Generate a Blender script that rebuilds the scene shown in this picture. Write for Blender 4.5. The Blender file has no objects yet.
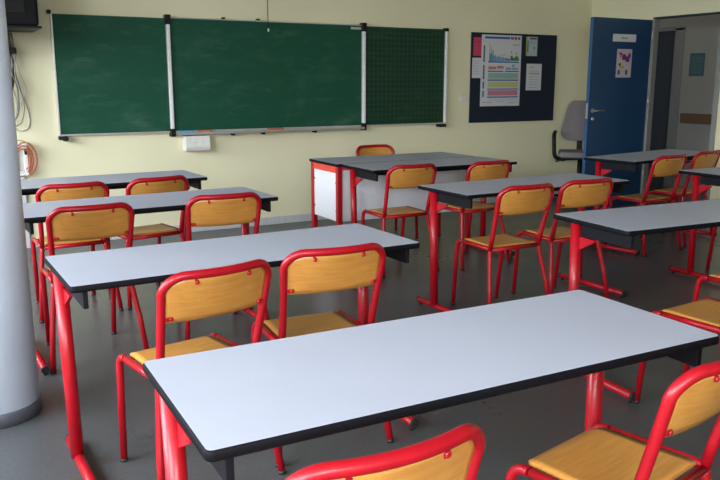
import bpy, bmesh, math, random
from mathutils import Vector, Matrix
random.seed(7)
C = bpy.context.scene.collection
R = math.radians

# ------------------------------------------------------------------ materials
def new_mat(name):
    m = bpy.data.materials.new(name); m.use_nodes = True
    nt = m.node_tree; b = nt.nodes['Principled BSDF']
    return m, nt, b
def N(nt, t, **k):
    n = nt.nodes.new(t)
    for a, v in k.items():
        if a in n.inputs: n.inputs[a].default_value = v
        else: setattr(n, a, v)
    return n
def coords(nt, scale=(1, 1, 1), which='Object'):
    tc = nt.nodes.new('ShaderNodeTexCoord'); mp = nt.nodes.new('ShaderNodeMapping')
    mp.inputs['Scale'].default_value = scale
    nt.links.new(tc.outputs[which], mp.inputs['Vector'])
    return mp.outputs['Vector']
def noise(nt, vec, scale, detail=4, rough=.55):
    n = nt.nodes.new('ShaderNodeTexNoise')
    n.inputs['Scale'].default_value = scale; n.inputs['Detail'].default_value = detail
    n.inputs['Roughness'].default_value = rough
    nt.links.new(vec, n.inputs['Vector'])
    return n.outputs['Fac']
def ramp(nt, fac, stops):
    r = nt.nodes.new('ShaderNodeValToRGB'); cr = r.color_ramp
    while len(cr.elements) < len(stops): cr.elements.new(.5)
    for e, (p, c) in zip(cr.elements, stops):
        e.position = p; e.color = (*c, 1)
    nt.links.new(fac, r.inputs['Fac'])
    return r.outputs['Color']
def bump(nt, b, fac, strength, dist=.002):
    n = nt.nodes.new('ShaderNodeBump'); n.inputs['Strength'].default_value = strength
    n.inputs['Distance'].default_value = dist
    nt.links.new(fac, n.inputs['Height']); nt.links.new(n.outputs['Normal'], b.inputs['Normal'])
def simple(name, col, rough=.5, metal=0, coat=0, var=.06, scale=30, spec=.5):
    m, nt, b = new_mat(name)
    f = noise(nt, coords(nt), scale)
    lo = tuple(c*(1-var) for c in col); hi = tuple(min(1, c*(1+var)) for c in col)
    nt.links.new(ramp(nt, f, [(.3, lo), (.7, hi)]), b.inputs['Base Color'])
    b.inputs['Roughness'].default_value = rough; b.inputs['Metallic'].default_value = metal
    b.inputs['Coat Weight'].default_value = coat; b.inputs['Coat Roughness'].default_value = .12
    b.inputs['Specular IOR Level'].default_value = spec
    return m
def m_wood(name, a, c):
    m, nt, b = new_mat(name)
    f = noise(nt, coords(nt, (2.2, 26, 26)), 3.0, 6, .6)
    f2 = noise(nt, coords(nt), 2.5, 3)
    col = ramp(nt, f, [(.3, a), (.72, c)])
    mx = N(nt, 'ShaderNodeMix', data_type='RGBA', blend_type='MULTIPLY'); mx.inputs[0].default_value = .35
    nt.links.new(col, mx.inputs[6]); nt.links.new(ramp(nt, f2, [(.3, (.75, .72, .66)), (.7, (1, 1, 1))]), mx.inputs[7])
    nt.links.new(mx.outputs[2], b.inputs['Base Color'])
    b.inputs['Roughness'].default_value = .38; b.inputs['Coat Weight'].default_value = .25
    b.inputs['Coat Roughness'].default_value = .2
    return m
def m_laminate():
    m, nt, b = new_mat('grey_laminate')
    v = coords(nt)
    f = noise(nt, v, 420, 2, .8)
    f2 = noise(nt, v, 5, 4)
    col = ramp(nt, f, [(.32, (.37, .385, .455)), (.5, (.43, .445, .52)), (.7, (.50, .515, .585))])
    mx = N(nt, 'ShaderNodeMix', data_type='RGBA', blend_type='MULTIPLY'); mx.inputs[0].default_value = .3
    nt.links.new(col, mx.inputs[6]); nt.links.new(ramp(nt, f2, [(.3, (.86, .86, .87)), (.7, (1, 1, 1))]), mx.inputs[7])
    nt.links.new(mx.outputs[2], b.inputs['Base Color'])
    b.inputs['Roughness'].default_value = .42
    bump(nt, b, f, .08, .0006)
    return m
def m_floor():
    m, nt, b = new_mat('grey_linoleum')
    v = coords(nt)
    f = noise(nt, v, 60, 5, .75); f2 = noise(nt, v, 1.3, 4)
    col = ramp(nt, f, [(.3, (.055, .058, .060)), (.55, (.075, .078, .080)), (.75, (.105, .108, .108))])
    mx = N(nt, 'ShaderNodeMix', data_type='RGBA', blend_type='MULTIPLY'); mx.inputs[0].default_value = .5
    nt.links.new(col, mx.inputs[6]); nt.links.new(ramp(nt, f2, [(.3, (.75, .76, .76)), (.7, (1, 1, 1))]), mx.inputs[7])
    nt.links.new(mx.outputs[2], b.inputs['Base Color'])
    nt.links.new(ramp(nt, f2, [(.3, (.26,)*3), (.7, (.36,)*3)]), b.inputs['Roughness'])
    bump(nt, b, f, .12, .001)
    return m
def m_wall(name, col):
    m, nt, b = new_mat(name)
    v = coords(nt)
    f = noise(nt, v, 1.1, 4); g = noise(nt, v, 160, 3)
    lo = tuple(c*.94 for c in col)
    nt.links.new(ramp(nt, f, [(.3, lo), (.7, col)]), b.inputs['Base Color'])
    b.inputs['Roughness'].default_value = .7
    bump(nt, b, g, .12, .001)
    return m
def m_chalk(name, base, smudge, grid=False):
    m, nt, b = new_mat(name)
    v = coords(nt)
    f1 = noise(nt, coords(nt, (.9, 1, 2.4)), 2.3, 6, .65)
    f2 = noise(nt, coords(nt, (1.1, 1, 5)), 2.0, 5, .7)
    col = ramp(nt, f1, [(.50, base), (.82, smudge)])
    mx = N(nt, 'ShaderNodeMix', data_type='RGBA', blend_type='ADD')
    nt.links.new(ramp(nt, f2, [(.55, (0, 0, 0)), (.85, (.07, .075, .068))]), mx.inputs[7])
    mx.inputs[0].default_value = .7
    nt.links.new(col, mx.inputs[6])
    out = mx.outputs[2]
    if grid:
        sx = nt.nodes.new('ShaderNodeSeparateXYZ'); nt.links.new(v, sx.inputs[0])
        fs = []
        for ax in ('X', 'Z'):
            d = N(nt, 'ShaderNodeMath', operation='MULTIPLY'); d.inputs[1].default_value = 20
            nt.links.new(sx.outputs[ax], d.inputs[0])
            fr = N(nt, 'ShaderNodeMath', operation='FRACT'); nt.links.new(d.outputs[0], fr.inputs[0])
            lt = N(nt, 'ShaderNodeMath', operation='LESS_THAN'); lt.inputs[1].default_value = .13
            nt.links.new(fr.outputs[0], lt.inputs[0]); fs.append(lt.outputs[0])
        mm = N(nt, 'ShaderNodeMath', operation='MAXIMUM'); nt.links.new(fs[0], mm.inputs[0]); nt.links.new(fs[1], mm.inputs[1])
        g = N(nt, 'ShaderNodeMix', data_type='RGBA'); nt.links.new(mm.outputs[0], g.inputs[0])
        nt.links.new(out, g.inputs[6]); g.inputs[7].default_value = (.030, .070, .022, 1)
        out = g.outputs[2]
    nt.links.new(out, b.inputs['Base Color'])
    b.inputs['Roughness'].default_value = .6; b.inputs['Specular IOR Level'].default_value = .25
    return m

M = dict(
    red=simple('red_enamel', (.34, .003, .010), .40, coat=.16, var=.08, spec=.3),
    wood=m_wood('beech_plywood', (.50, .205, .036), (.63, .30, .066)),
    lam=m_laminate(),
    edge=simple('black_edging', (.004, .004, .006), .6, spec=.12),
    steel_black=simple('black_steel', (.006, .006, .008), .6, spec=.15),
    rubber=simple('black_rubber', (.010, .010, .011), .6),
    screw=simple('red_screw_head', (.50, .02, .03), .25, metal=.3),
    floor=m_floor(),
    wall=m_wall('pale_yellow_paint', (.81, .755, .515)),
    ceil=m_wall('white_ceiling', (.48, .48, .44)),
    base=simple('grey_skirting', (.55, .55, .56), .5),
    col=simple('column_paint', (.74, .82, .97), .38, var=.03, scale=6),
    skirt=simple('dark_grey_skirting', (.075, .08, .10), .4),
    board=m_chalk('green_chalkboard', (.008, .070, .038), (.034, .108, .070)),
    grid=m_chalk('green_gridded_chalkboard', (.006, .036, .022), (.014, .050, .033), True),
    alu=simple('aluminium', (.62, .62, .60), .35, metal=.6),
    white_post=simple('white_lacquer', (.74, .74, .72), .4),
    black=simple('black_plastic', (.007, .007, .008), .5, spec=.25),
    panel=simple('white_panel', (.70, .70, .74), .45, var=.02),
    rail=simple('orange_red_enamel', (.66, .035, .018), .35, coat=.3),
    doorblue=simple('blue_door_paint', (.012, .050, .125), .42, var=.08, scale=5),
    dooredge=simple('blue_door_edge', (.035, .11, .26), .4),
    frame=simple('grey_door_frame', (.24, .24, .22), .5),
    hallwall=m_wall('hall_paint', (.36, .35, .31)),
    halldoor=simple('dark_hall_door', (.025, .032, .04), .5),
    hallwood=simple('brown_wood_rail', (.16, .085, .035), .5),
    navy=simple('navy_felt', (.006, .011, .026), .85, var=.2, scale=200),
    paper=simple('white_paper', (.60, .60, .62), .8, var=.02),
    pink=simple('pink_paper', (.55, .05, .12), .8),
    teal=simple('teal_print', (.06, .13, .15), .7),
    chrome=simple('satin_metal', (.6, .6, .58), .3, metal=.9),
    fabric=simple('grey_fabric', (.21, .18, .18), .95, var=.15, scale=250),
    plastic_w=simple('white_plastic', (.74, .73, .68), .45),
    cable_w=simple('cream_cable', (.50, .48, .40), .5),
    cable_r=simple('orange_red_cable', (.60, .10, .04), .45),
    tv=simple('tv_shell', (.006, .006, .007), .6, spec=.2),
    screen=simple('tv_screen', (.010, .012, .014), .12),
)
def flat(col, rough=.8):
    key = 'ink_%02d_%02d_%02d' % tuple(int(c*99) for c in col)
    if key not in M: M[key] = simple(key, col, rough, var=.03)
    return M[key]

# ------------------------------------------------------------------ mesh helpers
def BM(): return bmesh.new()
def box(bm, x0, x1, y0, y1, z0, z1, bev=0, seg=2, mi=0, mat=None):
    r = bmesh.ops.create_cube(bm, size=1)
    vs = r['verts']
    for v in vs:
        v.co = Vector(((x0+x1)/2+v.co.x*(x1-x0), (y0+y1)/2+v.co.y*(y1-y0), (z0+z1)/2+v.co.z*(z1-z0)))
    fs = set(f for v in vs for f in v.link_faces)
    for f in fs: f.material_index = mi
    if bev:
        es = list(set(e for v in vs for e in v.link_edges))
        r2 = bmesh.ops.bevel(bm, geom=es, offset=bev, segments=seg, profile=.5, affect='EDGES')
        for f in r2['faces']: f.material_index = mi
        vs = list(set(v for f in list(r2['faces']) + [g for g in fs if g.is_valid] for v in f.verts))
    if mat is not None:
        for v in vs: v.co = mat @ v.co
    return vs
def fillet(pts, rad, seg=6):
    pts = [Vector(p) for p in pts]; out = [pts[0]]
    for i in range(1, len(pts)-1):
        r = rad[i] if isinstance(rad, (list, dict)) else rad
        p, a, b = pts[i], pts[i-1]-pts[i], pts[i+1]-pts[i]
        if not r: out.append(p); continue
        la, lb = a.length, b.length; a, b = a/la, b/lb
        ang = a.angle(b); t = min(r/math.tan(ang/2), la*.49, lb*.49) if ang < 3.1 else 0
        if t <= 0: out.append(p); continue
        s, e = p+a*t, p+b*t
        for k in range(seg+1):
            u = k/seg
            out.append(s*(1-u)**2 + p*2*u*(1-u) + e*u*u)
    out.append(pts[-1]); return out
def spline(pts, n=8):
    pts = [Vector(p) for p in pts]; P = [pts[0]*2-pts[1]] + pts + [pts[-1]*2-pts[-2]]
    out = []
    for i in range(1, len(P)-2):
        a, b, c, d = P[i-1:i+3]
        for k in range(n):
            t = k/n
            out.append(.5*((2*b)+(c-a)*t+(2*a-5*b+4*c-d)*t*t+(-a+3*b-3*c+d)*t**3))
    out.append(pts[-1]); return out
def tube(bm, pts, r, n=14, mi=0, cap=True):
    pts = [Vector(p) for p in pts]
    rs = r if isinstance(r, (list, tuple)) else [r]*len(pts)
    tang = []
    for i in range(len(pts)):
        a = pts[max(i-1, 0)]; b = pts[min(i+1, len(pts)-1)]; tang.append((b-a).normalized())
    up = Vector((0, 0, 1)) if abs(tang[0].z) < .9 else Vector((1, 0, 0))
    nrm = tang[0].cross(up).normalized(); rings = []
    for i, p in enumerate(pts):
        if i: nrm = (nrm - tang[i]*nrm.dot(tang[i])).normalized()
        bn = tang[i].cross(nrm)
        rings.append([bm.verts.new(p + (nrm*math.cos(2*math.pi*k/n)+bn*math.sin(2*math.pi*k/n))*rs[i]) for k in range(n)])
    for a, b in zip(rings, rings[1:]):
        for k in range(n):
            f = bm.faces.new((a[k], a[(k+1) % n], b[(k+1) % n], b[k])); f.material_index = mi; f.smooth = True
    if cap:
        f = bm.faces.new(rings[0][::-1]); f.material_index = mi
        f = bm.faces.new(rings[-1]); f.material_index = mi
def prism(bm, poly, axis, a, b, mi=0):
    def P(u, v, w): return {'x': (w, u, v), 'y': (u, w, v), 'z': (u, v, w)}[axis]
    A = [bm.verts.new(P(u, v, a)) for u, v in poly]; B = [bm.verts.new(P(u, v, b)) for u, v in poly]
    n = len(poly)
    fs = [bm.faces.new(A[::-1]), bm.faces.new(B)] + [bm.faces.new((A[k], A[(k+1) % n], B[(k+1) % n], B[k])) for k in range(n)]
    for f in fs: f.material_index = mi
def lathe(bm, prof, cx, cy, n=48, mi=0):
    rings = []
    for r, z in prof:
        rings.append([bm.verts.new((cx+r*math.cos(2*math.pi*k/n), cy+r*math.sin(2*math.pi*k/n), z)) for k in range(n)])
    for a, b in zip(rings, rings[1:]):
        for k in range(n):
            f = bm.faces.new((a[k], a[(k+1) % n], b[(k+1) % n], b[k])); f.smooth = True; f.material_index = mi
    bm.faces.new(rings[0][::-1]); bm.faces.new(rings[-1])
def rrect(x0, x1, y0, y1, r, seg=5):
    out = []
    for cx, cy, a0 in ((x1-r, y1-r, 0), (x0+r, y1-r, 90), (x0+r, y0+r, 180), (x1-r, y0+r, 270)):
        for k in range(seg+1):
            a = R(a0+90*k/seg); out.append((cx+r*math.cos(a), cy+r*math.sin(a)))
    return out
def obj(name, bm, mats, parent=None, loc=None, rotz=None):
    bmesh.ops.recalc_face_normals(bm, faces=bm.faces)
    me = bpy.data.meshes.new(name); bm.to_mesh(me); bm.free()
    for m in (mats if isinstance(mats, (list, tuple)) else [mats]): me.materials.append(m)
    o = bpy.data.objects.new(name, me); C.objects.link(o)
    if parent: o.parent = parent
    if loc: o.location = loc
    if rotz is not None: o.rotation_euler = (0, 0, rotz)
    return o
def tag(o, label, cat, group=None):
    o['label'] = label; o['category'] = cat
    if group: o['group'] = group
    return o
def thing(name, label, cat, loc=(0, 0, 0), rotz=0, group=None):
    o = bpy.data.objects.new(name, None); C.objects.link(o); o.empty_display_size = .1
    o.location = loc; o.rotation_euler = (0, 0, rotz)
    return tag(o, label, cat, group)
def struct(name, bm, m, parent=None):
    o = obj(name, bm, m, parent)
    if parent is None: o['kind'] = 'structure'
    return o
def dup(root, loc, rotz, label, group=None):
    r = root.copy(); C.objects.link(r); r.location = loc; r.rotation_euler = (0, 0, rotz)
    r['label'] = label
    if group: r['group'] = group
    for ch in list(root.children):
        c = ch.copy(); C.objects.link(c); c.parent = r
        for g in list(ch.children):
            d = g.copy(); C.objects.link(d); d.parent = c
    return r

# ------------------------------------------------------------------ camera
cam = bpy.data.cameras.new('camera'); co = bpy.data.objects.new('camera', cam); C.objects.link(co)
co.location = (0, 0, 1.3594); co.rotation_euler = (R(90-11.6165), 0, R(-29.4992))
cam.sensor_width = 36; cam.lens = 769.36/720*36; cam.clip_start = .02
bpy.context.scene.camera = co

# ------------------------------------------------------------------ room shell
XL, XR, YF, YB, H = -1.7, 7.0, 6.84, -2.0, 2.8     # left, right, front (chalkboard) wall, back wall
DY0, DY1, DZ = 5.09, 5.92, 2.03                     # doorway in the right wall
b = BM(); box(b, XL-.2, 8.7, YB-.2, 9.0, -.1, 0); struct('floor', b, M['floor'])
b = BM(); box(b, XL-.2, 8.7, YB-.2, 9.0, H, H+.1); struct('ceiling', b, M['ceil'])
b = BM(); box(b, XL-.2, XR+.06, YF, YF+.12, 0, H); struct('wall_front', b, M['wall'])
b = BM(); box(b, XR, XR+.06, YB, DY0, 0, H); box(b, XR, XR+.06, DY1, YF, 0, H); box(b, XR, XR+.06, DY0, DY1, DZ, H)
struct('wall_right', b, M['wall'])
b = BM(); box(b, XL-.2, 8.7, YB-.15, YB, 0, H); struct('wall_back', b, M['wall'])
WZ0, WZ1 = .85, 2.35
wins = [(-1.4, 1.2), (1.6, 4.0), (4.4, 6.2)]
b = BM(); box(b, XL-.15, XL, YB, YF, 0, WZ0); box(b, XL-.15, XL, YB, YF, WZ1, H)
ys = [YB] + [v for w in wins for v in w] + [YF]
for k in range(0, len(ys), 2): box(b, XL-.15, XL, ys[k], ys[k+1], WZ0, WZ1)
struct('wall_left', b, M['wall'])
for k, (a, c) in enumerate(wins):
    b = BM(); t = .05
    for z in (WZ0, WZ1-t): box(b, XL-.1, XL-.04, a, c, z, z+t)
    for y in (a, (a+c)/2-t/2, c-t): box(b, XL-.1, XL-.04, y, y+t, WZ0+t, WZ1-t)
    struct('window_%d' % (k+1), b, M['white_post'])
b = BM(); box(b, XL, XR, YF-.012, YF-.0005, 0, .075, .003); struct('baseboard_front', b, M['base'])
b = BM(); box(b, XR-.012, XR-.0005, YB, DY0-.05, 0, .075, .003); box(b, XR-.012, XR-.0005, DY1+.05, YF-.013, 0, .075, .003)
struct('baseboard_right', b, M['base'])
# doorway lining
b = BM()
box(b, XR-.012, XR+.065, DY1-.012, DY1+.014, 0, DZ, .004); box(b, XR-.02, XR+.065, DY0-.03, DY0+.02, 0, DZ, .004)
struct('trim_1', b, M['frame'])
b = BM(); box(b, XR-.012, XR+.065, DY0-.03, DY1+.014, DZ-.008, DZ+.010, .003); struct('trim_2', b, M['halldoor'])
# hall behind the doorway
HX = 8.5
b = BM(); box(b, HX, HX+.1, 3.0, 6.71, 0, H); box(b, HX, HX+.1, 7.50, 9.0, 0, H); box(b, HX, HX+.1, 6.71, 7.50, 2.02, H)
struct('wall_hall', b, M['hallwall'])
b = BM(); box(b, XR+.06, HX, 8.9, 9.0, 0, H); struct('wall_hall_end', b, M['hallwall'])
b = BM(); box(b, XR+.06, HX, 3.0, 3.1, 0, H); struct('wall_hall_near', b, M['hallwall'])
b = BM(); box(b, HX+.02, HX+.08, 6.85, 7.50, 0, 2.02, .003); struct('door_2', b, M['halldoor'])
b = BM(); box(b, HX-.01, HX+.03, 6.70, 6.845, 0, 2.03, .004); box(b, HX-.01, HX+.03, 6.70, 7.55, 2.0, 2.05, .004)
struct('trim_3', b, M['frame'])
b = BM(); box(b, HX-.025, HX-.001, 3.2, 6.66, .845, .968, .004); struct('trim_4', b, M['hallwood'])
# open door leaf, hinged at the doorway's far side
b = BM(); box(b, 6.105, 6.985, 5.935, 5.975, .008, 2.012, .002)
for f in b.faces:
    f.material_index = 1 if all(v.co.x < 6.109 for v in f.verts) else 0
d1 = struct('door_1', b, [M['doorblue'], M['dooredge']])
b = BM()
lathe(b, [(.022, -.004), (.022, .004)], 0, 0, 24)
for v in b.verts: v.co = Vector((v.co.x+6.165, 5.931+v.co.z, 1.062+v.co.y))
tube(b, fillet([(6.165, 5.93, 1.062), (6.165, 5.885, 1.062), (6.30, 5.885, 1.060)], .015), .009, 10)
obj('door_handle', b, M['chrome'], d1)
b = BM(); lathe(b, [(.022, -.004), (.022, .004), (.010, .0045), (.010, .012)], 0, 0, 24)
for v in b.verts: v.co = Vector((v.co.x+6.175, 5.931-v.co.z, .975+v.co.y))
obj('lock', b, M['chrome'], d1)
b = BM(); box(b, 6.1005, 6.106, 5.943, 5.967, .98, 1.14, .001); obj('strike_plate', b, M['chrome'], d1)
for z in (.3, 1.1, 1.8):
    b = BM(); tube(b, [(6.992, 5.925, z), (6.992, 5.925, z+.1)], .008, 10); obj('hinge', b, M['chrome'], d1)

# column
t = thing('column', 'round light grey-blue painted column standing at the left edge', 'column', (.161, 3.365, 0))
b = BM(); lathe(b, [(.168, 0), (.168, H-.001)], 0, 0, 72); obj('shaft', b, M['col'], t)
b = BM(); lathe(b, [(.1685, 0), (.174, 0.0005), (.174, .055), (.171, .060), (.1685, .060)], 0, 0, 72); obj('skirting', b, M['skirt'], t)

# ------------------------------------------------------------------ chalkboard
BYF = 6.80
bx = [.994, 1.937, 3.884, 4.879]; bz0, bz1 = .934, 1.896
t = thing('chalkboard', 'green three-panel wall chalkboard with aluminium chalk tray', 'chalkboard', (2.9, BYF, bz0))
def loc_(vs_bm, dx=-2.9, dy=-BYF, dz=-bz0):
    for v in vs_bm.verts: v.co += Vector((dx, dy, dz))
    return vs_bm
b = BM(); box(b, bx[1]+.02, bx[2]-.02, BYF, YF-.002, bz0, bz1, .002); obj('centre_panel', loc_(b), M['board'], t)
b = BM(); box(b, bx[0]+.01, bx[1]-.02, BYF-.002, YF-.004, bz0, bz1, .002); o = obj('left_wing', loc_(b), M['board'], t)
b = BM(); box(b, bx[2]+.02, bx[3]-.012, BYF-.002, YF-.004, bz0, bz1, .002); o = obj('right_wing', loc_(b), M['grid'], t)
o['label'] = 'gridded green wing'
for x, w, col in ((bx[1], .029, 'white_post'), (bx[2], .029, 'white_post'), (bx[3], .019, 'white_post')):
    b = BM(); box(b, x-w/2, x+w/2, BYF-.03, YF-.006, bz0-.0, bz1-.05 if w > .025 else bz1-.02, .006)
    obj('post', loc_(b), M[col], t)
def part_box(name, m, *args):
    b = BM(); box(b, *args); obj(name, loc_(b), M[m], t)
part_box('frame_bar', 'alu', bx[0]-.004, bx[0]+.0095, BYF-.008, YF-.006, bz0-.01, bz1, .002)
part_box('frame_bar', 'alu', bx[0]+.0125, bx[1]-.02, BYF-.006, YF-.006, bz0-.016, bz0-.001, .002)
part_box('frame_bar', 'alu', bx[2]+.02, bx[3]-.012, BYF-.006, YF-.006, bz0-.014, bz0-.001, .002)
part_box('frame_bar', 'alu', bx[1]+.02, bx[2]-.02, BYF-.006, YF-.006, bz1+.001, bz1+.012, .002)
for x, w in ((bx[1], .046), (bx[2], .046)):
    part_box('corner_cap', 'black', x-w/2, x+w/2, BYF-.035, YF-.005, bz1-.052, bz1+.03, .004)
    part_box('corner_cap', 'black', x-w/2+.002, x+w/2-.002, BYF-.035, YF-.005, bz0-.05, bz0+.02, .004)
part_box('corner_cap', 'black', bx[0]-.025, bx[0]+.004, BYF-.012, YF-.005, bz1, bz1+.03, .003)
part_box('corner_cap', 'black', bx[3]-.016, bx[3]+.016, BYF-.034, YF-.005, bz1-.021, bz1+.012, .003)
part_box('corner_cap', 'black', bx[0]-.01, bx[0]+.012, BYF-.03, YF-.005, bz0-.045, bz0-.017, .003)
part_box('wall_bracket', 'black', bx[0]+.022, bx[0]+.06, BYF-.05, YF-.005, bz0-.055, bz0-.017, .006)
part_box('wall_bracket', 'black', bx[3]-.08, bx[3]+.008, BYF-.035, YF-.005, bz0-.045, bz0-.0145, .005)
for x in (2.5, 2.80, 3.34): part_box('tray_clip', 'black', x-.012, x+.012, BYF-.03, YF-.005, bz0-.058, bz0-.037, .003)
for x in (2.45, 2.78): part_box('board_clip', 'black', x-.012, x+.012, BYF-.01, YF-.005, bz1+.0125, bz1+.028, .003)
b = BM(); prism(b, [(BYF-.002, bz0-.002), (BYF-.002, bz0-.036), (BYF-.075, bz0-.036), (BYF-.078, bz0-.016), (BYF-.072, bz0-.016), (BYF-.070, bz0-.029), (BYF-.008, bz0-.029), (BYF-.008, bz0-.002)], 'x', bx[1]+.025, bx[2]-.025)
obj('chalk_tray', loc_(b), M['alu'], t)
b = BM(); box(b, bx[2]-.14, bx[2]-.026, BYF-.007, BYF-.0005, bz1-.035, bz1-.012, .001)
obj('name_strip', loc_(b), M['alu'], t)
def on_tray(name, x0, x1, z, m, label, cat, th=.014, round_=False):
    b = BM(); zz = bz0-.029+.0003
    if round_: tube(b, [(-(x1-x0)/2, 0, th/2), ((x1-x0)/2, 0, th/2)], th/2, 10)
    else: box(b, -(x1-x0)/2, (x1-x0)/2, -.018, .018, 0, th, .003)
    tag(obj(name, b, m, loc=((x0+x1)/2, BYF-.04, zz)), label, cat)
on_tray('chalk_eraser', 2.0, 2.12, 0, flat((.10, .33, .50)), 'pale blue board eraser at the left end of the chalk tray', 'eraser', .03)
on_tray('chalk_eraser', 2.17, 2.28, 0, flat((.52, .16, .06)), 'orange eraser block on the tray above the white box', 'eraser', .03)
on_tray('chalk_eraser', 2.83, 2.99, 0, flat((.42, .13, .07)), 'brown-orange eraser in the middle of the chalk tray', 'eraser', .03)
on_tray('chalk_stick', 2.56, 2.62, 0, M['paper'], 'white chalk stick on tray between the orange erasers', 'chalk', .014, True)
on_tray('chalk_stick', 3.60, 3.655, 0, M['paper'], 'white chalk stick near the right end of the tray', 'chalk', .014, True)
on_tray('chalk_stick', 3.80, 3.85, 0, flat((.5, .2, .12)), 'reddish chalk stick at the tray\'s far right end', 'chalk', .016, True)
# white box hung under the tray
t = thing('wall_box', 'small white plastic box mounted on the wall under the chalk tray', 'box', (2.15, YF-.0003, .79))
b = BM(); prism(b, [(0, -.035), (-.085, -.035), (-.10, .0), (-.085, .095), (0, .095)], 'x', -.115, .115)
bmesh.ops.bevel(b, geom=list(b.edges), offset=.006, segments=2, affect='EDGES'); obj('housing', b, M['plastic_w'], t)
b = BM(); box(b, -.112, .112, -.088, -.002, -.041, -.0365, .002); obj('bottom_lip', b, simple('pinkish_plastic', (.62, .50, .46), .5), t)
b = BM(); lathe(b, [(.006, 0), (.006, .004)], 0, 0, 12)
for v in b.verts: v.co = Vector((v.co.x-.03, -.096+v.co.z-.004, .035+v.co.y))
obj('screw', b, M['alu'], t)
# hanging cord in front of the board
t = thing('hanging_cord', 'thin black cord hanging from the ceiling in front of chalkboard', 'cord', (2.835, 6.70, H))
b = BM(); tube(b, spline([(0, 0, 0), (.004, 0, -.4), (-.002, 0, -.8), (0, 0, -.97)], 6), .0035, 8); obj('cord', b, M['black'], t)
b = BM(); lathe(b, [(.002, -.995), (.008, -.99), (.008, -.972), (.003, -.965)], 0, 0, 12); obj('tip', b, M['plastic_w'], t)
# light switch
t = thing('light_switch', 'small white light switch on the wall between chalkboard and pinboard', 'switch', (5.15, YF-.0003, 1.185))
b = BM(); box(b, -.04, .04, -.012, 0, -.04, .04, .004); obj('plate', b, M['plastic_w'], t)
b = BM(); box(b, -.022, .022, -.017, -.0115, -.025, .025, .002); obj('rocker', b, M['plastic_w'], t)

# ------------------------------------------------------------------ pinboard and papers
b = BM(); box(b, -.606, .616, -.018, 0, -.482, .482, .003)
tag(obj('pinboard', b, M['navy'], loc=(5.845, YF-.0001, 1.40)), 'dark navy pinboard on the wall right of the chalkboard', 'pinboard')
PY = YF-.0181
def sheet(name, label, cat, x0, x1, z0, z1, base, blocks=(), y=PY, th=.0015, axis='y', tilt=0):
    """thin sheet facing -y (or -x) with printed blocks; blocks = (u0,u1,v0,v1,colour), u and v from 0 to 1"""
    w, h = x1-x0, z1-z0; b = BM(); mats = [base]
    box(b, -w/2, w/2, -th, 0, -h/2, h/2)
    for u0, u1, v0, v1, col in blocks:
        m = flat(col)
        if m not in mats: mats.append(m)
        box(b, -w/2+u0*w, -w/2+u1*w, -th-.0006, -th+.0001, -h/2+v0*h, -h/2+v1*h, mi=mats.index(m))
    if axis == 'y': o = obj(name, b, mats, loc=((x0+x1)/2, y, (z0+z1)/2)); o.rotation_euler = (0, tilt, 0)
    else: o = obj(name, b, mats, loc=(y, (x0+x1)/2, (z0+z1)/2)); o.rotation_euler = (0, 0, R(-90))
    return tag(o, label, cat)
blue, ltb, grn, yel, pnk, gry = (.03, .10, .33), (.18, .36, .52), (.16, .34, .18), (.50, .50, .22), (.52, .20, .26), (.34, .34, .36)
dkgrn = (.05, .20, .06)
bl = [(.08, .70, .945, .975, blue), (.72, .79, .942, .978, (.25, .05, .10)), (.81, .88, .942, .978, (.25, .05, .10)), (.90, .96, .942, .978, (.12, .08, .2)),
      (.05, .085, .62, .85, (.08, .1, .16)), (.05, .085, .38, .58, blue), (.05, .085, .25, .35, blue), (.05, .085, .13, .22, blue),
      (.17, .95, .615, .632, blue), (.17, .56, .485, .50, blue), (.60, .95, .485, .50, blue), (.17, .95, .36, .378, blue), (.17, .95, .235, .25, blue), (.17, .95, .12, .137, blue),
      (.18, .94, .39, .47, (.26, .42, .34)), (.18, .94, .265, .345, yel), (.18, .94, .15, .225, pnk),
      (.18, .38, .52, .56, (.50, .20, .16)), (.40, .56, .53, .57, (.50, .20, .16)), (.62, .76, .515, .55, ltb), (.78, .93, .515, .545, ltb), (.78, .84, .55, .59, ltb),
      (.78, .95, .86, .875, gry), (.06, .3, .05, .06, (.5, .25, .2)), (.4, .6, .06, .066, gry), (.7, .85, .04, .05, gry), (.2, .9, .085, .09, gry)]
# the landscape drawing at the top of the poster: towers, water, trees
for k in range(9): bl.append((.19+.012*k, .20+.012*k+.006, .635, .76+.05*math.sin(k*1.9), ltb))
for k in range(12): bl.append((.30+.035*k, .33+.035*k, .635, .715-.004*k+.008*math.sin(k*2.3), (.15, .33, .48)))
for k in range(8): bl.append((.73+.027*k, .755+.027*k, .645, .70+.02*math.sin(k*1.3+1), dkgrn))
bl += [(.20, .215, .76, .88, (.30, .42, .20)), (.24, .25, .76, .84, (.30, .42, .20)), (.45, .62, .72, .728, (.5, .3, .2)), (.6, .74, .66, .672, (.5, .25, .12)),
       (.74, .76, .74, .78, grn), (.86, .88, .73, .77, grn), (.66, .70, .645, .67, (.45, .12, .1))]
sheet('poster', 'large illustrated chart poster with coloured bands on the pinboard', 'poster', 5.372, 5.932, 1.095, 1.862, M['paper'], bl, y=PY-.0005)
sheet('paper_card', 'pink card pinned at the upper left corner of the pinboard', 'card', 5.262, 5.375, 1.635, 1.83, M['pink'], [(.1, .8, .75, .8, (.4, .03, .09))])
sheet('paper_sheet', 'white typed sheet below the pink card on the pinboard', 'paper', 5.252, 5.375, 1.40, 1.615, M['paper'], [(.1, .75, v, v+.02, gry) for v in (.2, .32, .44, .56, .7, .82)])
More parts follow.
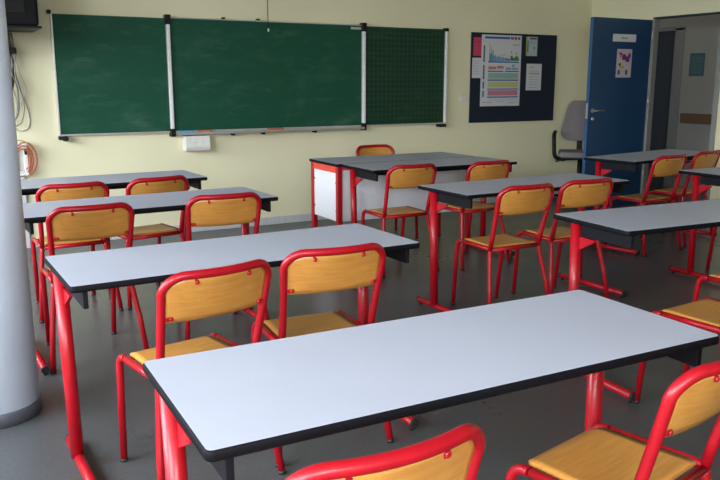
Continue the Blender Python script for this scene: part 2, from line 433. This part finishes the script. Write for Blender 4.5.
sheet('paper_leaflet', 'small colour leaflet at top right of the large poster', 'leaflet', 6.0, 6.165, 1.645, 1.855, flat((.42, .50, .50)),
      [(0, .1, 0, 1, (.40, .36, .10)), (.12, .2, .2, .8, (.05, .08, .08)), (.3, .95, .86, .96, (.20, .08, .08)), (.3, .9, .6, .8, (.33, .45, .48)), (.65, .8, .35, .5, (.12, .28, .45)), (.3, .6, .2, .45, (.5, .5, .45))])
sheet('paper_sheet', 'white printed sheet pinned below the small colour leaflet', 'paper', 6.02, 6.245, 1.265, 1.56, M['paper'],
      [(.15, .5, .85, .88, gry), (.2, .85, .6, .66, (.55, .33, .22))] + [(.2, .8, v, v+.02, gry) for v in (.1, .2, .3, .4, .5, .72)])
sheet('door_sign', 'white rectangular room sign stuck high on the blue door', 'sign', 6.40, 6.745, 1.775, 1.852, M['paper'],
      [(.36, .50, .35, .65, gry), (.52, .64, .35, .60, gry)], y=5.934)
sheet('door_poster', 'small white poster with purple drawing on the blue door', 'poster', 6.475, 6.70, 1.405, 1.70, flat((.48, .42, .46)),
      [(.15, .35, .80, .88, (.30, .05, .10)), (.35, .60, .62, .82, (.16, .02, .14)), (.60, .85, .55, .75, (.14, .02, .16)), (.75, .92, .70, .85, (.16, .02, .14)), (.2, .3, .70, .8, (.42, .12, .05)),
       (.15, .3, .42, .5, (.06, .05, .05)), (.2, .5, .33, .42, (.45, .33, .06)), (.12, .25, .10, .26, (.05, .05, .08)), (.62, .75, .10, .27, (.05, .05, .08))], y=5.934)
sheet('wall_notice', 'dark teal notice on the hall wall beyond the doorway', 'notice', 6.385, 6.60, 1.43, 1.71, M['teal'],
      [(.15, .85, v, v+.02, (.16, .24, .25)) for v in (.15, .25, .35, .45, .6, .7, .8)], y=HX-.001, axis='x')

# ------------------------------------------------------------------ television, cables and socket box
t = thing('television', 'black tube television on a wall shelf above the column', 'television', (.42, 6.45, 1.75))
b = BM(); box(b, -.44, .415, -.18, -.10, .0125, .66, .02, 3); box(b, -.36, .33, -.101, .28, .06, .60, .05, 4); obj('casing', b, M['tv'], t)
b = BM(); box(b, -.36, .325, -.187, -.181, .10, .60, .005); obj('screen', b, M['screen'], t)
b = BM(); box(b, -.36, -.28, -.186, -.181, .045, .075, .002); obj('control_panel', b, M['black'], t)
t = thing('television_shelf', 'black wall bracket shelf carrying the television', 'shelf', (.42, 6.45, 1.75))
b = BM(); box(b, -.50, .430, -.19, .36, -.006, .0120, .003); obj('plate', b, M['black'], t)
b = BM(); prism(b, [(-.19, -.0062), (.388, -.0062), (.388, -.22), (.34, -.22)], 'x', -.03, .01); prism(b, [(-.19, -.0062), (.388, -.0062), (.388, -.05), (-.15, -.05)], 'x', -.5, .13)
obj('bracket', b, M['black'], t)
def cable(label, pts, r, m, group=None):
    b = BM(); tube(b, spline(pts, 8), r, 8); tag(obj('cable', b, m), label, 'cable', group)
Y = YF-.0062
cable('cream cable in the widest hanging loop below the television', [(.66, Y, 1.70), (.675, Y, 1.56), (.70, Y, 1.38), (.77, Y, 1.12), (.765, Y, 1.0), (.70, Y, .97), (.655, Y, 1.0), (.62, Y, 1.05)], .0055, M['cable_w'])
cable('cream cable in a high short loop below the television', [(.68, Y-.013, 1.70), (.70, Y-.013, 1.57), (.73, Y-.013, 1.42), (.765, Y-.013, 1.30), (.72, Y-.013, 1.20), (.66, Y-.013, 1.14), (.63, Y-.013, 1.17)], .0045, M['plastic_w'])
cable('thin cream cable in the inner loop beside the column', [(.62, Y-.025, 1.55), (.66, Y-.025, 1.35), (.69, Y-.025, 1.2), (.665, Y-.025, 1.07), (.62, Y-.025, 1.04), (.57, Y-.025, 1.10)], .005, M['cable_w'])
cable('black cable hanging close along the column side', [(.67, Y-.037, 1.735), (.685, Y-.037, 1.5), (.675, Y-.037, 1.35), (.625, Y-.037, 1.2), (.60, Y-.037, 1.15)], .009, M['black'])
cable('grey cable running from the shelf into the loops', [(.66, Y-.05, 1.738), (.69, Y-.05, 1.62), (.68, Y-.05, 1.5), (.72, Y-.05, 1.3), (.74, Y-.05, 1.15)], .006, M['frame'])
cable('dark grey cable tracing a narrow loop against the column', [(.69, Y-.06, 1.735), (.70, Y-.06, 1.55), (.67, Y-.06, 1.40), (.65, Y-.06, 1.22), (.62, Y-.06, 1.10)], .006, M['black'])
cable('brownish cable crossing from the plug down into the loops', [(.67, Y-.072, 1.736), (.665, Y-.072, 1.46), (.70, Y-.072, 1.30), (.69, Y-.072, 1.12), (.64, Y-.072, 1.03)], .0055, simple('brown_grey_cable', (.14, .12, .09), .5))
cable('grey cable hanging from the shelf down to the cream loops\' bottom', [(.68, Y-.084, 1.736), (.70, Y-.084, 1.60), (.69, Y-.084, 1.40), (.735, Y-.084, 1.2), (.71, Y-.084, 1.05), (.66, Y-.084, 1.01)], .005, simple('mid_grey_cable', (.26, .25, .21), .5))
b = BM(); box(b, -.055, .045, -.03, .012, -.022, .022, .004); tag(obj('cable_plug', b, M['black'], loc=(.665, Y-.105, 1.60)), 'black multi-pin plug among the cables under the television', 'plug')
t = thing('socket_box', 'open white wall socket box with black switch beside the column', 'socket box', (.66, YF-.0003, .72))
b = BM(); box(b, -.07, .075, -.01, 0, -.11, .15, .002); box(b, .045, .075, -.055, -.0095, -.11, .15, .004); box(b, -.07, .0445, -.055, -.0095, -.11, -.075, .004)
box(b, -.07, -.052, -.055, -.0095, -.0745, .15, .004); obj('housing', b, M['plastic_w'], t)
b = BM(); box(b, -.0515, .0, -.045, -.0105, -.074, .13, .004); obj('module', b, simple('grey_green_plastic', (.33, .36, .31), .5), t)
b = BM(); box(b, .05, .07, -.066, -.0555, .06, .11, .003); obj('switch', b, M['black'], t)
b = BM(); box(b, .65, .70, YF-.03, YF-.013, .0, .60, .003); struct('trim_5', b, M['base'])
for k, (dx, r, lab) in enumerate([(0, 1.0, 'outer'), (-.012, .80, 'middle'), (-.02, .62, 'inner')]):
    cx, cz = .715+dx, .745; pts = []
    for a in range(-75, 130, 20):
        pts.append((cx+.085*r*math.cos(R(a)), Y-.055-.013*k, cz+.135*r*math.sin(R(a))))
    pts = pts + [(.64, Y-.055-.013*k, cz+.12*r+.02)]
    cable('orange-red cable curled as the %s loop around the white socket box' % lab, pts, .0055, M['cable_r'])
cable('pale green cable arching over the top of the white socket box', [(.58, Y-.095, .86), (.65, Y-.095, .90), (.72, Y-.095, .885), (.77, Y-.095, .82)], .0045, simple('pale_green_cable', (.32, .36, .22), .5))

# ------------------------------------------------------------------ office chair behind the open door
t = thing('office_chair', 'grey fabric swivel office chair half hidden behind the blue door', 'office chair', (6.43, 6.33, 0), R(-42))
b = BM(); box(b, -.235, .235, -.24, .22, .535, .60, .03, 4); obj('seat', b, M['fabric'], t)
b = BM(); box(b, -.22, .22, -.22, .20, .515, .5345, .008); obj('seat_pan', b, M['black'], t)
b = BM()
prism(b, [(p[0]*(1-.34*max(0, p[1]-.80)/.33), p[1]) for p in rrect(-.215, .215, .70, 1.15, .10, 8)], 'y', .215, .265)
es = [e for e in b.edges]
bmesh.ops.bevel(b, geom=es, offset=.012, segments=3, affect='EDGES', clamp_overlap=True)
for v in b.verts: v.co.y += .35*(v.co.x**2)*-1 + .10*(v.co.z-.7)
obj('backrest', b, M['fabric'], t)
b = BM(); box(b, -.035, .035, .19, .21, .50, .535, .004); box(b, -.03, .03, .262, .285, .50, .9, .005); box(b, -.03, .03, .17, .285, .48, .50, .004); obj('back_support', b, M['black'], t)
for s in (-1, 1):
    b = BM(); tube(b, fillet([(s*.17, -.02, .50), (s*.285, -.06, .52), (s*.30, -.08, .79), (s*.28, .12, .80)], .085), .022, 12); obj('armrest', b, M['black'], t)
b = BM(); tube(b, [(0, 0, .10), (0, 0, .515)], .028, 16); obj('gas_lift', b, M['black'], t)
b = BM(); tube(b, spline([(-.05, -.05, .505), (-.2, -.10, .50), (-.27, -.12, .485)], 5), .007, 8); obj('height_lever', b, M['black'], t)
for k in range(5):
    a = R(72*k+20); b = BM(); tube(b, [(0.02*math.cos(a), .02*math.sin(a), .105), (.27*math.cos(a), .27*math.sin(a), .075)], [.022, .014], 10)
    leg = obj('leg', b, M['black'], t)
    b = BM(); tube(b, [(.27*math.cos(a)-.02*math.sin(a), .27*math.sin(a)+.02*math.cos(a), .028), (.27*math.cos(a)+.02*math.sin(a), .27*math.sin(a)-.02*math.cos(a), .028)], .028, 14)
    obj('castor', b, M['rubber'], leg)

# ------------------------------------------------------------------ pupils' tables
TW, TD, TH = 1.30, .489, .75
def table_top(t, w=TW, d=TD, edge='edge'):
    b = BM(); prism(b, rrect(.004, w-.004, .004, d-.004, .012), 'z', TH-.018, TH); obj('tabletop', b, M['lam'], t)
    b = BM()
    outer, inner = rrect(0, w, 0, d, .016), rrect(.0042, w-.0042, .0042, d-.0042, .012)
    n = len(outer); prof = [(0, TH-.0005), (1, TH-.004), (1, TH-.024), (0, TH-.026)]
    rings = []
    cxy = Vector((w/2, d/2))
    rings.append([b.verts.new((x, y, TH-.0006)) for x, y in inner])
    mid = [((x+ix)/2, (y+iy)/2) for (x, y), (ix, iy) in zip(outer, inner)]
    rings.append([b.verts.new((x, y, TH-.0012)) for x, y in mid])
    rings.append([b.verts.new((x, y, TH-.005)) for x, y in outer])
    rings.append([b.verts.new((x, y, TH-.018)) for x, y in outer])
    rings.append([b.verts.new((x, y, TH-.0215)) for x, y in mid])
    rings.append([b.verts.new((x, y, TH-.0215)) for x, y in inner])
    for p, q in zip(rings, rings[1:]):
        for k in range(n):
            f = b.faces.new((p[k], p[(k+1) % n], q[(k+1) % n], q[k])); f.smooth = True
    f = b.faces.new(rings[-1])
    obj('edge_band', b, M[edge], t)
def make_table(name, label, cat):
    t = thing(name, label, cat)
    table_top(t)
    for s in (0, 1):
        X = lambda v: v if s == 0 else TW-v
        def bxs(b, xa, xb, *r, **k): box(b, min(X(xa), X(xb)), max(X(xa), X(xb)), *r, **k)
        b = BM(); bxs(b, .040, .056, .022, .330, .668, TH-.022, bev=.002); obj('side_bracket', b, M['steel_black'], t)
        b = BM(); tube(b, [(X(.040+.012*s), .345, .03), (X(.030+.024*s), .355, TH-.022)], .0235, 20); pst = obj('post', b, M['red'], t)
        b = BM(); prism(b, [(.337, .6635), (.235, .6635), (.235, .655), (.337, .600)], 'x', X(.040+.010*s)-.006, X(.040+.010*s)+.006); obj('gusset', b, M['red'], pst)
        b = BM(); tube(b, [(X(.043+.012*s), -.045, .030), (X(.043+.012*s), .505, .030)], .0185, 16); ft = obj('foot', b, M['red'], t)
        for y0, y1 in ((-.056, -.0455), (.5055, .516)):
            b = BM(); tube(b, [(X(.043+.012*s), y0, .030), (X(.043+.012*s), y1, .030)], .0190, 16); obj('end_cap', b, M['rubber'], ft)
        for y in (-.035, .49):
            b = BM(); lathe(b, [(.009, 0), (.009, .0118)], X(.043+.012*s), y, 12); obj('glide', b, M['black'], ft)
    b = BM(); box(b, .0625, TW-.0625, .28, .31, .675, TH-.022, .002); obj('crossbar', b, M['steel_black'], t)
    return t
tables = [  # x, y, rotation, label, group
    (.362, 1.165, -1.55, 'nearest pupil table, the large bright one in the foreground', None),
    (.344, 2.395, 1.18, 'pupil table directly behind the two chairs facing the foreground table', None),
    (.353, 3.760, 2.14, 'third pupil table of the left row, between chairs beside the column', None),
    (.303, 4.816, 1.5, 'farthest pupil table of the left row, under the left chalkboard wing', None),
    (2.729, 4.639, -.95, 'pupil table pushed against the front of the teacher desk', None),
    (2.568, 3.345, .67, 'middle-row pupil table with two chairs tucked in at its near side', None),
    (2.516, 2.182, -4.24, 'large middle-row pupil table cut off by the right picture edge', None),
    (4.809, 4.150, 8.4, 'far right pupil table standing in front of the blue door', None),
    (4.603, 3.115, -.93, 'pupil table at the right edge in front of the doorway', None),
]
tl = [
    'foreground grey-topped pupil table, the nearest and brightest one',
    'grey-topped pupil table in left row just beyond the foreground table',
    'grey-topped pupil table beside the column, third one from the camera',
    'grey-topped pupil table farthest back in the left row, nearest the chalkboard',
    'grey-topped pupil table pushed against the teacher desk\'s front',
    'grey-topped pupil table in the middle row with two chairs in front',
    'grey-topped pupil table between foreground table and right picture edge',
    'grey-topped pupil table in front of the open blue door',
    'dark-edged pupil table at right edge, mostly cut off below the doorway',
]
proto = make_table('pupil_table', tl[0], 'table')
GT = 'red-legged pupil tables in rows'
for i, (x, y, a, _, _) in enumerate(tables):
    if i == 0: proto.location = (x, y, 0); proto.rotation_euler = (0, 0, R(a)); proto['group'] = GT
    else: dup(proto, (x, y, 0), R(a), tl[i], GT)

# teacher desk
t = thing('teacher_desk', 'teacher desk with white panels and red frame below the chalkboard', 'desk', (2.705, 5.142, 0), R(-.9))
TDD = .50
table_top(t, 1.30, TDD, 'edge')
for x in (.031, 1.255):
    for y in (.021, TDD-.035):
        b = BM(); box(b, x-.02, x+.02, y-.02, y+.02, .006, TH-.022, .004); leg = obj('leg', b, M['red'], t)
        b = BM(); box(b, x-.021, x+.021, y-.021, y+.021, 0, .0055, .001); obj('foot_cap', b, M['rubber'], leg)
for x in (.031, 1.255):
    b = BM(); box(b, x-.017, x+.017, .0425, TDD-.0555, .675, TH-.0225, .003); obj('side_rail', b, M['rail'], t)
    b = BM(); box(b, x-.008, x+.008, .0425, TDD-.0555, .30, .6745, .001); p = obj('side_panel', b, M['panel'], t)
    for y in (.0525, TDD-.0655):
        for z in (.38, .60):
            b = BM(); tube(b, [(x-.0125, y, z), (x-.0082, y, z)], .008, 10); obj('fixing', b, M['red'], p)
b = BM(); box(b, .0515, 1.2345, .015, .031, .30, .70, .001); obj('front_panel', b, M['panel'], t)
b = BM(); box(b, .0515, 1.2345, .006, .036, .7005, TH-.0225, .002); obj('front_rail', b, M['rail'], t)
b = BM(); box(b, .0655, 1.2345, TDD-.05, TDD-.02, .69, TH-.0225, .002); obj('back_rail', b, M['rail'], t)

# ------------------------------------------------------------------ chairs
r_ = .0132
def back_hw(z): return .178 + .014*max(0, z-.5)/.28
def back_pt(x, z, bulge=.044):      # a point on the curved back at width x and height z
    y = -.090*(z-.43)/.356
    k = max(0, (z-.50)/.28)
    return Vector((x, y - bulge*k*max(0, 1-(x/back_hw(z))**2), z))
def make_chair(label):
    t = thing('school_chair', label, 'chair')
    for s in (-1, 1):
        b = BM(); P = fillet([(s*.168, .363, .012), (s*.178, .318, .424), (s*.178, .18, .424)], .055, 8)
        tube(b, P[:-1], r_); leg = obj('leg', b, M['red'], t)
        b = BM(); tube(b, [(s*.1677, .3645, 0), (s*.1681, .3630, .013)], r_+.0006, 14); obj('foot_cap', b, M['rubber'], leg)
        b = BM(); tube(b, [(s*.226, -.081, .012), (s*.208, -.045, .20), (s*.180, -.0, .400), (s*.178, .0, .418)], r_); leg = obj('leg', b, M['red'], t)
        b = BM(); tube(b, [(s*.2265, -.0825, 0), (s*.2261, -.0812, .0135)], r_+.0006, 14); obj('foot_cap', b, M['rubber'], leg)
    b = BM()
    for s in (-1, 1): tube(b, [(s*.178, .262, .424), (s*.178, .002, .424)], r_*.98)
    tube(b, [(-.170, 0, .418), (.170, 0, .418)], r_*.92); tube(b, [(-.170, .285, .414), (.170, .285, .414)], .009)
    obj('seat_frame', b, M['red'], t)
    # seat: dished plywood with a rolled front edge
    b = BM(); nx, ny = 12, 14; g = []
    for side in (0, 1):
        rows = []
        for j in range(ny+1):
            v = j/ny; y = .014 + v*.288; row = []
            for i in range(nx+1):
                u = i/nx*2-1
                hw = .164 - .010*v - (.02*max(0, (v-.92)/.08)**2) - (.008*max(0, (.08-v)/.08)**2)
                z = .4375 - .006*(1-u*u)*math.sin(min(1, v*1.1)*math.pi) - .012*max(0, (v-.86)/.14)**2
                row.append(b.verts.new((u*hw, y, z - (.010 if side else 0))))
            rows.append(row)
        g.append(rows)
    for side, rows in enumerate(g):
        for j in range(ny):
            for i in range(nx):
                f = b.faces.new((rows[j][i], rows[j][i+1], rows[j+1][i+1], rows[j+1][i])); f.smooth = True
    T, U = g
    rim = [(j, 0) for j in range(ny)] + [(ny, i) for i in range(nx)] + [(j, nx) for j in range(ny, 0, -1)] + [(0, i) for i in range(nx, 0, -1)]
    for k in range(len(rim)):
        (a, c), (d, e) = rim[k], rim[(k+1) % len(rim)]
        b.faces.new((T[a][c], T[d][e], U[d][e], U[a][c]))
    obj('seat', b, M['wood'], t)
    # curved back tube
    b = BM(); zt = .786; pts = [Vector((-.178, 0, .424)), Vector((-.178, -.017, .50)), back_pt(-back_hw(.60), .60)]
    cr = .07; hwt = back_hw(zt)
    pts.append(back_pt(-back_hw(zt-cr), zt-cr))
    for k in range(1, 8):
        a = math.pi/2*k/8; pts.append(back_pt(-hwt+cr*(1-math.cos(a)), zt-cr+cr*math.sin(a)))
    nl = len(pts)
    for k in range(0, 15):
        x = -hwt+cr + (2*(hwt-cr))*k/14; pts.append(back_pt(x, zt))
    pts += [Vector((-p.x, p.y, p.z)) for p in pts[:nl][::-1]]
    tube(b, pts, r_*1.05, 16); fr = obj('back_frame', b, M['red'], t)
    # plywood back
    b = BM(); nx, nz = 20, 8; L = [[], []]
    for side in (0, 1):
        for j in range(nz+1):
            row = []
            for i in range(nx+1):
                u = i/nx*2-1; u = math.copysign(abs(u)**.8, u); x = u*.178
                d = min(cr, max(0, .184-abs(x)))
                ztop = zt-.008 - cr + math.sqrt(max(0, cr*cr-(cr-d)**2))
                zbot = .629 - .004*(1-u*u)
                z = zbot + (ztop-zbot)*j/nz
                p = back_pt(x, z); p.y += .004 if side else -.004
                row.append(b.verts.new(p))
            L[side].append(row)
    for rows in L:
        for j in range(nz):
            for i in range(nx):
                f = b.faces.new((rows[j][i], rows[j][i+1], rows[j+1][i+1], rows[j+1][i])); f.smooth = True
    T, U = L
    rim = [(j, 0) for j in range(nz)] + [(nz, i) for i in range(nx)] + [(j, nx) for j in range(nz, 0, -1)] + [(0, i) for i in range(nx, 0, -1)]
    for k in range(len(rim)):
        (a, c), (d, e) = rim[k], rim[(k+1) % len(rim)]
        b.faces.new((T[a][c], T[d][e], U[d][e], U[a][c]))
    bk = obj('backrest', b, M['wood'], t)
    # four welded tabs with screws
    for s in (-1, 1):
        for (xx, zz, dz) in ((.092, .761, 1), (.158, .643, 0)):
            p = back_pt(s*xx, zz) + Vector((0, -.0062, 0)); b = BM()
            if dz: box(b, p.x-.0065, p.x+.0065, p.y-.0015, p.y+.0015, p.z-.0075, p.z+.016, .0012)
            else: box(b, min(p.x-s*.008, p.x+s*.018), max(p.x-s*.008, p.x+s*.018), p.y-.0015, p.y+.0015, p.z-.0065, p.z+.0065, .0012)
            lathe(b, [(.0065, 0), (.0065, .002), (.004, .004)], 0, 0, 12, mi=1)
            for v in b.verts:
                if abs(v.co.x) < .0066 and abs(v.co.y) < .0066 and v.co.z < .0045:
                    v.co = Vector((p.x+v.co.x, p.y-.0016-v.co.z, p.z+v.co.y))
            obj('fixing_tab', b, [M['red'], M['screw']], fr)
    return t
chairs = [
    (0.607, 1.066, 0.0, 'chair at bottom centre, only its red top rail and beech back in view'),
    (1.440, 1.076, 11.2, 'nearest chair at the bottom right corner, seat fully in view'),
    (0.756, 2.357, 10.0, 'left one of the two chairs pushed under the second left-row table'),
    (1.235, 2.433, -4.2, 'right one of the two chairs just behind the foreground table'),
    (0.657, 3.821, 1.8, 'chair beside the column, its back above the second left-row table'),
    (1.334, 3.855, -3.3, 'chair whose back stands above the second left-row table\'s centre'),
    (0.719, 4.689, 2.4, 'far left chair with its back showing between the two farthest left-row tables'),
    (1.209, 4.736, 10.1, 'chair at the right end of the farthest left-row table'),
    (2.970, 4.581, -2.3, 'chair before the left half of the teacher desk\'s white front panel'),
    (3.586, 4.502, 2.0, 'chair at the teacher desk front\'s right end, its seat behind the middle-row table'),
    (2.933, 3.359, -1.1, 'chair in the middle of the room with all legs and seat visible'),
    (3.420, 3.373, -3.7, 'chair right of the fully visible middle chair, touching the large right table'),
    (2.772, 1.777, 4.4, 'chair at right edge, its seat corner just above the foreground table\'s corner'),
    (3.440, 2.054, 0.0, 'chair at right edge, seat sliver behind and above the nearer seat'),
    (5.121, 4.165, 2.3, 'chair in front of the blue door, left one at the far right table'),
    (5.70, 4.27, 8.0, 'dim chair at far right table, in front of the doorway'),
    (5.100, 3.165, 0.0, 'chair mostly cut off by the right edge, behind the large right table'),
    (3.560, 5.930, 180.0, 'chair behind the teacher desk, only its top showing below the chalkboard'),
]
first = make_chair(chairs[0][3])
GC = 'red tube school chairs with beech seats'
for i, (x, y, a, lab) in enumerate(chairs):
    if i == 0: first.location = (x, y, 0); first.rotation_euler = (0, 0, R(a)); first['group'] = GC
    else: dup(first, (x, y, 0), R(a), lab, GC)

# ------------------------------------------------------------------ light
def area(name, loc, rot, sx, sy, power, col, spread=180):
    l = bpy.data.lights.new(name, 'AREA'); l.shape = 'RECTANGLE'; l.size = sx; l.size_y = sy
    l.energy = power; l.color = col; l.spread = R(spread)
    o = bpy.data.objects.new(name, l); C.objects.link(o); o.location = loc; o.rotation_euler = rot; return o
area('sky_daylight', (-5.0, 1.6, 3.7), (0, R(-90+18), 0), 4.2, 12, 4300, (.84, .92, 1.0))
area('back_left_fill', (-.5, YB+.1, 1.7), (R(72), 0, R(-8)), 2.0, 1.1, 200, (.90, .94, 1.0))  # added fill lamp inside the solid back wall, no window behind it
w = bpy.data.worlds.new('world'); bpy.context.scene.world = w; w.use_nodes = True
w.node_tree.nodes['Background'].inputs['Color'].default_value = (.75, .85, 1, 1)
w.node_tree.nodes['Background'].inputs['Strength'].default_value = .3
area('hall_light', (7.8, 6.2, H-.05), (0, 0, 0), (.6), 2.0, 3, (1, .95, .85))
sc = bpy.context.scene
sc.view_settings.view_transform = 'Standard'; sc.view_settings.look = 'None'
sc.view_settings.exposure = 0; sc.view_settings.gamma = 1
sc.cycles.max_bounces = 8
